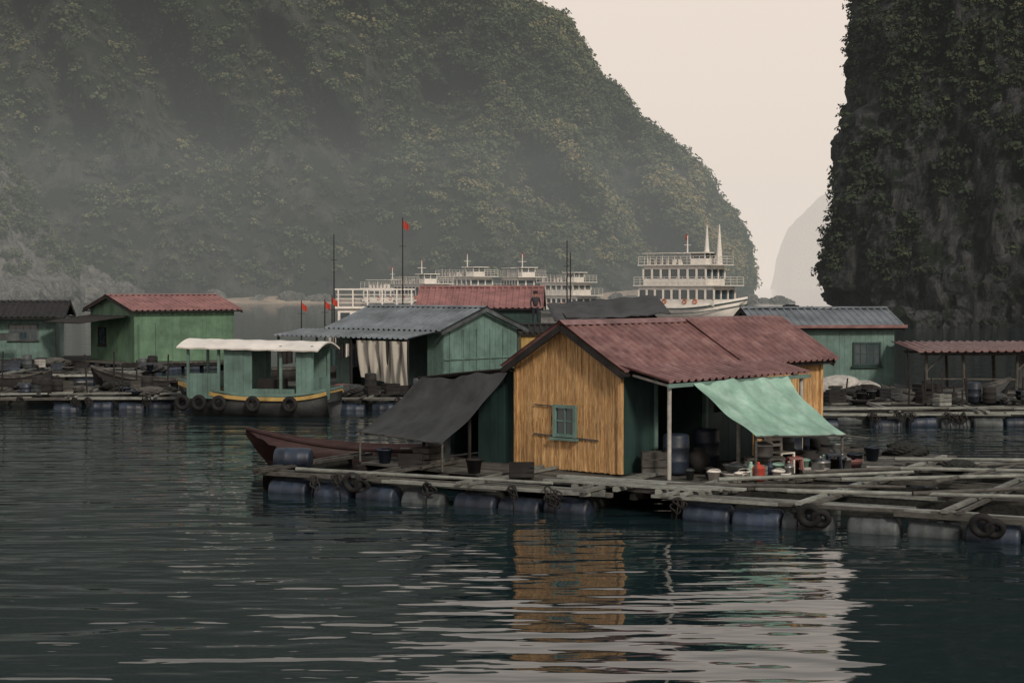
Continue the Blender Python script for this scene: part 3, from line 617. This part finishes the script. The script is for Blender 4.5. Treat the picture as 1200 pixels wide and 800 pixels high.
def clumps(name,C,Rr,K,m,warmf,flat=.75,ls=.2):
    n=len(C); d=rng.normal(size=(n,K,3)); d/=np.linalg.norm(d,axis=2,keepdims=True)
    d[...,1]=-np.abs(d[...,1])*.8+d[...,1]*.2; d[...,2]=np.where(rng.random((n,K))<.6,np.abs(d[...,2]),d[...,2]); rr=rng.random((n,K,1))**.3
    P=C[:,None,:]+d*rr*Rr[:,None,None]*np.array([1,1,flat])
    nn=d*1.0+rng.normal(size=(n,K,3))*.4+np.array([0,0,.35]); nn/=np.linalg.norm(nn,axis=2,keepdims=True)
    t=np.cross(nn,rng.normal(size=(n,K,3))); t/=np.linalg.norm(t,axis=2,keepdims=True); bt=np.cross(nn,t)
    s=(Rr[:,None,None]**.75*ls*rng.uniform(.5,1.3,(n,K,1)))
    q=np.stack([P-t*s-bt*s*.6,P+t*s*.9-bt*s*.7,P+t*s+bt*s*.5,P-t*s*.8+bt*s*.8],2).reshape(-1,3)
    F=np.arange(n*K*4).reshape(-1,4)
    tint=np.clip((rng.random((n,1))*.5+rng.random((n,K))*.22-.05+(d[...,2]*rr[...,0])*.18+warmf[:,None]*.5),0,1); tint=np.repeat(tint.ravel(),4)  # tint rises toward clump tops: lit and shaded crowns put into leaf colour
    return npmesh(name,q,F,m,False,tint)
# ---- left mountain
xs=np.concatenate([np.linspace(-330,-170,40)[:-1],np.linspace(-170,60,230)[:-1],np.linspace(60,76.5,40)])
RX=[-330,-260,-160,-80,-30,-8,5.4,15,27,39,54,62,69,73,75.3,76.5]; RZ=[150,185,178,160,130,108,95,88,73,59,46,37,29,22,14,1]
ns=120
sv=np.linspace(0,1.7,ns)
X,Sg=np.meshgrid(xs,sv); RR=np.interp(X,RX,RZ)
dep=105*np.clip((77-X)/60,0,1)**.5+2
prof=np.where(Sg<1,np.sin(np.pi/2*np.clip(Sg,0,1))**.85,np.cos(np.pi/2*np.clip((Sg-1)/.7,0,1)))
Y=545-dep*(1-Sg); Z=RR*prof-2
P=np.stack([X,Y,Z],2)
e=np.clip((77-X)/30,0.12,1)
g=fbm(P*np.array([.035,.02,.02]),4,3)-.5; g2=fbm(P*.12,3,9)-.5
ridg=np.abs(fbm(np.stack([X*.03+Z*.018,Y*.01,Z*.006],2),3,21)-.5)*2
P[...,1]+= (g*95+g2*20+ridg*80)*e*np.clip(Sg*6,0,1)*np.clip(1.25-Sg,0.15,1); P[...,2]+=(g2*8)*np.clip(Sg*3,0,1)+(fbm(P*.06,3,5)-.5)*10*np.clip(Sg*3,0,1)*e
nu=len(xs); mrock=rock_mat('mountain_ground',(.03,.033,.03),(.12,.12,.11),(.025,.033,.022),.12,.48)
npmesh('forested_mountain',P.reshape(-1,3),grid_faces(nu,ns),mrock)
N=17000
xi=rng.uniform(-180,76.3,N); xi[:3500]=rng.uniform(-10,76.3,3500); si=rng.random(N)**.85*1.1
ci=np.interp(xi,xs,np.arange(nu)); cj=si/1.7*(ns-1); i0=np.clip(ci.astype(int),0,nu-2); j0=np.clip(cj.astype(int),0,ns-2); fi=(ci-i0)[:,None]; fj=(cj-j0)[:,None]
C=P[j0,i0]*(1-fi)*(1-fj)+P[j0,i0+1]*fi*(1-fj)+P[j0+1,i0]*(1-fi)*fj+P[j0+1,i0+1]*fi*fj
keep=(fbm(C*.06,3,31)>.37)|(C[:,2]>40); keep&=C[:,2]>3; C=C[keep]
rr=rng.uniform(.9,2.5,len(C))*np.where(rng.random(len(C))<.2,1.7,1)
rr=np.where(C[:,0]>62,rr*.75,rr)
warm=np.clip((fbm(C*np.array([.02,.02,.03]),3,44)-.42)*3,0,1)*np.clip((C[:,0]+70)/100,.1,1)+np.clip((fbm(C*.09,2,50)-.5)*1.4,-.4,.4)  # warm sunlit tone of the right-hand slope put into the leaf colour
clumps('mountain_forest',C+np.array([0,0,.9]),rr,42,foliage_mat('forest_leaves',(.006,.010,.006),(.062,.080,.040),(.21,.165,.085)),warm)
def rocks(name,cs,m):
    a=MB()
    for (x,y,z,r_) in cs: blob(a,(x,y,z),(r_*R(.8,1.4),r_,r_*R(.7,1.2)),16,10,.22,R(0,9))
    a.build(name,m)
rk=rock_mat('limestone',(.05,.05,.05),(.24,.23,.215),(.03,.04,.025),.5,.62)
rocks('shoreline_rocks',[(R(-128,-96),R(395,430),R(0,2),R(2,5)) for _ in range(34)]+[(R(-150,-100),R(425,440),R(0,3),R(2,6)) for _ in range(40)]+[(R(-100,70),438+R(-4,4),R(-1,1),R(1,3)) for _ in range(60)],rk)
a=MB(); a.sheet((-160,424,-.3),(40,430,-.3),(-160,448,3),(40,452,3),60,3,lambda u,v:.5*math.sin(u*40)*v); a.build('sandy_beach','sand')
xs2=np.linspace(-150,-104,60); s2=np.linspace(0,1.6,60); X,Sg=np.meshgrid(xs2,s2); hh=np.interp(X,[-150,-130,-118,-112,-106,-104],[60,42,22,12,4,0])
Pp=np.stack([X,400+Sg*30+0*X,hh*np.sin(np.pi/1.6*Sg*.99)],2); Pp[...,1]+=(fbm(Pp*.08,4,2)-.5)*16; Pp[...,0]+=(fbm(Pp*.1,3,6)-.5)*6
npmesh('rocky_headland',Pp.reshape(-1,3),grid_faces(60,60),rk)
C=Pp.reshape(-1,3)[rng.integers(0,3600,1100)]; C=C[C[:,2]>7]; clumps('headland_shrubs',C,rng.uniform(1,2.8,len(C)),36,bpy.data.materials['forest_leaves'],np.full(len(C),-.05))
# ---- right cliff
path=np.array([[85,330],[60,270],[46,228],[40,211],[38.4,205],[40,200],[46,195],[58,188],[75,181],[100,172],[140,160]],float)
seg=np.r_[0,np.cumsum(np.linalg.norm(np.diff(path,axis=0),axis=1))]
nc,nz=560,240
t=np.linspace(0,seg[-1],nc); px_=np.interp(t,seg,path[:,0]); py_=np.interp(t,seg,path[:,1])
for _ in range(8): px_[1:-1]=(px_[:-2]+px_[1:-1]+px_[2:])/3; py_[1:-1]=(py_[:-2]+py_[1:-1]+py_[2:])/3
tx=np.gradient(px_); ty=np.gradient(py_); ln=np.hypot(tx,ty); nxn,nyn=ty/ln,-tx/ln
zz=np.linspace(-1,95,nz); X0=np.interp(zz,[-1,1.4,4,9,15,21,26,32,38,50,70,95],[39.6,39.2,37.6,37.2,38.2,39.4,41.2,41.4,42.0,44,50,66])-38.4
XX=px_[None,:]+X0[:,None]; YY=py_[None,:]+np.clip(zz-40,0,99)[:,None]*.35; ZZ=np.repeat(zz[:,None],nc,1)
Pc=np.stack([XX,YY,ZZ],2)
d=(fbm(Pc*np.array([.16,.16,.05]),4,12)-.5)*9+(np.abs(fbm(Pc*np.array([.30,.30,.07]),3,15)-.5))*-9+(fbm(Pc*np.array([.9,.9,.5]),3,8)-.5)*2.6+1.3
Pc[...,0]+=nxn[None,:]*d; Pc[...,1]+=nyn[None,:]*d
crk=rock_mat('cliff_limestone',(.009,.010,.011),(.105,.11,.115),(.013,.018,.012),.6,.54)
npmesh('limestone_cliff',Pc.reshape(-1,3),grid_faces(nc,nz),crk,False)
N=22000
ii=rng.integers(70,nc,N); jj=rng.integers(5,nz-70,N); C=Pc[jj,ii]+rng.normal(size=(N,3))*.3
edge=np.abs(ii-170)<60
vf=fbm(C*np.array([.09,.09,.07]),3,61)+np.clip((C[:,2]-18)/200,-.04,.05)
keep=((vf>.46)|((rng.random(N)<.25)&edge)|(rng.random(N)<.08))&(C[:,2]>4+3*rng.random(N)); C=C[keep]
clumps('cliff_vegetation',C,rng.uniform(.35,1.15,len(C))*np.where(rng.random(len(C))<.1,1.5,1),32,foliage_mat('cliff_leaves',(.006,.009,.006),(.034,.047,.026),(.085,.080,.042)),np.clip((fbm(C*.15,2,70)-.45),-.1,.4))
rocks('cliff_foot_rocks',[(R(36,80),R(180,196),R(-.5,.6),R(.8,2.6)) for _ in range(50)]+[(R(31,38),R(212,222),R(-.3,.5),R(.6,1.8)) for _ in range(16)],crk)
# ---- distant islet
def islet(name,x0,x1,y,tab,nzs):
    xs_=np.linspace(x0,x1,120); s_=np.linspace(0,1,40); X,Sg=np.meshgrid(xs_,s_); hh=np.interp(X,*tab)
    Q=np.stack([X,y+Sg*200,hh*np.sin(np.pi*Sg)**.5],2); Q[...,2]+=(fbm(Q*.02,4,3)-.5)*nzs*np.clip(Q[...,2]/30,0,1); npmesh(name,Q.reshape(-1,3),grid_faces(120,40),rk)
islet('distant_island',430,780,2650,([430,436,450,468,490,530,600,700,780],[0,70,100,118,140,165,190,150,0]),26)
# ================================================================= WATER
wm=bpy.data.materials.new('sea_water'); wm.use_nodes=True; nt=wm.node_tree; b=nt.nodes['Principled BSDF']
b.inputs['Base Color'].default_value=(.010,.020,.023,1); b.inputs['Roughness'].default_value=.03; b.inputs['IOR'].default_value=1.33
g=nt.nodes.new('ShaderNodeNewGeometry')
def wave(scx,scy,dist,rot,prev,det=2):
    mp=nt.nodes.new('ShaderNodeMapping'); mp.inputs['Scale'].default_value=(scx,scy,1); mp.inputs['Rotation'].default_value=(0,0,rot); nt.links.new(g.outputs['Position'],mp.inputs['Vector'])
    n=nt.nodes.new('ShaderNodeTexNoise'); n.inputs['Scale'].default_value=1; n.inputs['Detail'].default_value=det; n.inputs['Roughness'].default_value=.4; nt.links.new(mp.outputs['Vector'],n.inputs['Vector'])
    bp=nt.nodes.new('ShaderNodeBump'); bp.inputs['Distance'].default_value=dist; bp.inputs['Strength'].default_value=1; nt.links.new(n.outputs['Fac'],bp.inputs['Height'])
    if prev: nt.links.new(prev.outputs['Normal'],bp.inputs['Normal'])
    return bp
p=wave(.30,.85,.06,.06,None,1); p=wave(.75,2.0,.034,-.10,p,1); p=wave(2.2,6.0,.004,.1,p,1); nt.links.new(p.outputs['Normal'],b.inputs['Normal'])
a=MB(); a.sheet((-4000,-200,0),(4000,-200,0),(-4000,9000,0),(4000,9000,0),40,40); a.build('sea_water',wm)
# ================================================================= HAZE (self-lit volumes)
def glowing_mist(x0,x1,y0,y1,z1,dens,L):
    hm=bpy.data.materials.new('glowing_mist'); hm.use_nodes=True; nt=hm.node_tree; nt.nodes.clear(); o=nt.nodes.new('ShaderNodeOutputMaterial')
    ab=nt.nodes.new('ShaderNodeVolumeAbsorption'); ab.inputs['Color'].default_value=(0,0,0,1); ab.inputs['Density'].default_value=dens
    em=nt.nodes.new('ShaderNodeEmission'); em.inputs['Color'].default_value=(*L,1); em.inputs['Strength'].default_value=dens  # emission stands in for daylight scattered by the air
    ad=nt.nodes.new('ShaderNodeAddShader'); nt.links.new(ab.outputs[0],ad.inputs[0]); nt.links.new(em.outputs[0],ad.inputs[1]); nt.links.new(ad.outputs[0],o.inputs['Volume'])
    a=MB(); a.box(x0,x1,y0,y1,-3,z1); a.build('glowing_haze',hm)
glowing_mist(-600,700,112,620,230,.00024,(.60,.62,.58))
glowing_mist(-600,700,210,616,40,.00042,(.56,.58,.55))
glowing_mist(-1500,2500,640,5200,420,.00055,(.84,.72,.63))
# ================================================================= SKY / LIGHT / CAMERA
w=bpy.data.worlds.new('World'); S.world=w; w.use_nodes=True; nt=w.node_tree; N=nt.nodes; Lk=nt.links; bg=N['Background']
sky=N.new('ShaderNodeTexSky'); sky.sky_type='NISHITA'; sky.sun_disc=False; sky.sun_elevation=rad(34); sky.sun_rotation=rad(156); sky.dust_density=3
tc=N.new('ShaderNodeTexCoord'); sp=N.new('ShaderNodeSeparateXYZ'); Lk.new(tc.outputs['Generated'],sp.inputs[0])
r=N.new('ShaderNodeValToRGB'); e=r.color_ramp.elements; e[0].position=0; e[0].color=(.92,.75,.63,1); e[1].position=.75; e[1].color=(.34,.37,.40,1)
x=e.new(.24); x.color=(.93,.80,.71,1); Lk.new(sp.outputs['Z'],r.inputs['Fac'])
sc=N.new('ShaderNodeVectorMath'); sc.operation='SCALE'; sc.inputs['Scale'].default_value=10; Lk.new(r.outputs['Color'],sc.inputs[0])
mx=N.new('ShaderNodeMix'); mx.data_type='RGBA'; mx.inputs[0].default_value=.93; Lk.new(sky.outputs[0],mx.inputs[6]); Lk.new(sc.outputs[0],mx.inputs[7]); Lk.new(mx.outputs[2],bg.inputs['Color']); bg.inputs['Strength'].default_value=.1
l=bpy.data.lights.new('sun','SUN'); l.energy=2.5; l.angle=rad(8); l.color=(1,.88,.73); o=bpy.data.objects.new('sun',l); S.collection.objects.link(o)
dv=Vector((.337,-.757,.559)); o.rotation_euler=dv.to_track_quat('Z','Y').to_euler()
c=bpy.data.cameras.new('camera'); c.lens=60; c.sensor_width=36; c.clip_end=20000; o=bpy.data.objects.new('camera',c); S.collection.objects.link(o); o.location=(0,0,4.4); o.rotation_euler=(rad(90-1.86),0,0); S.camera=o
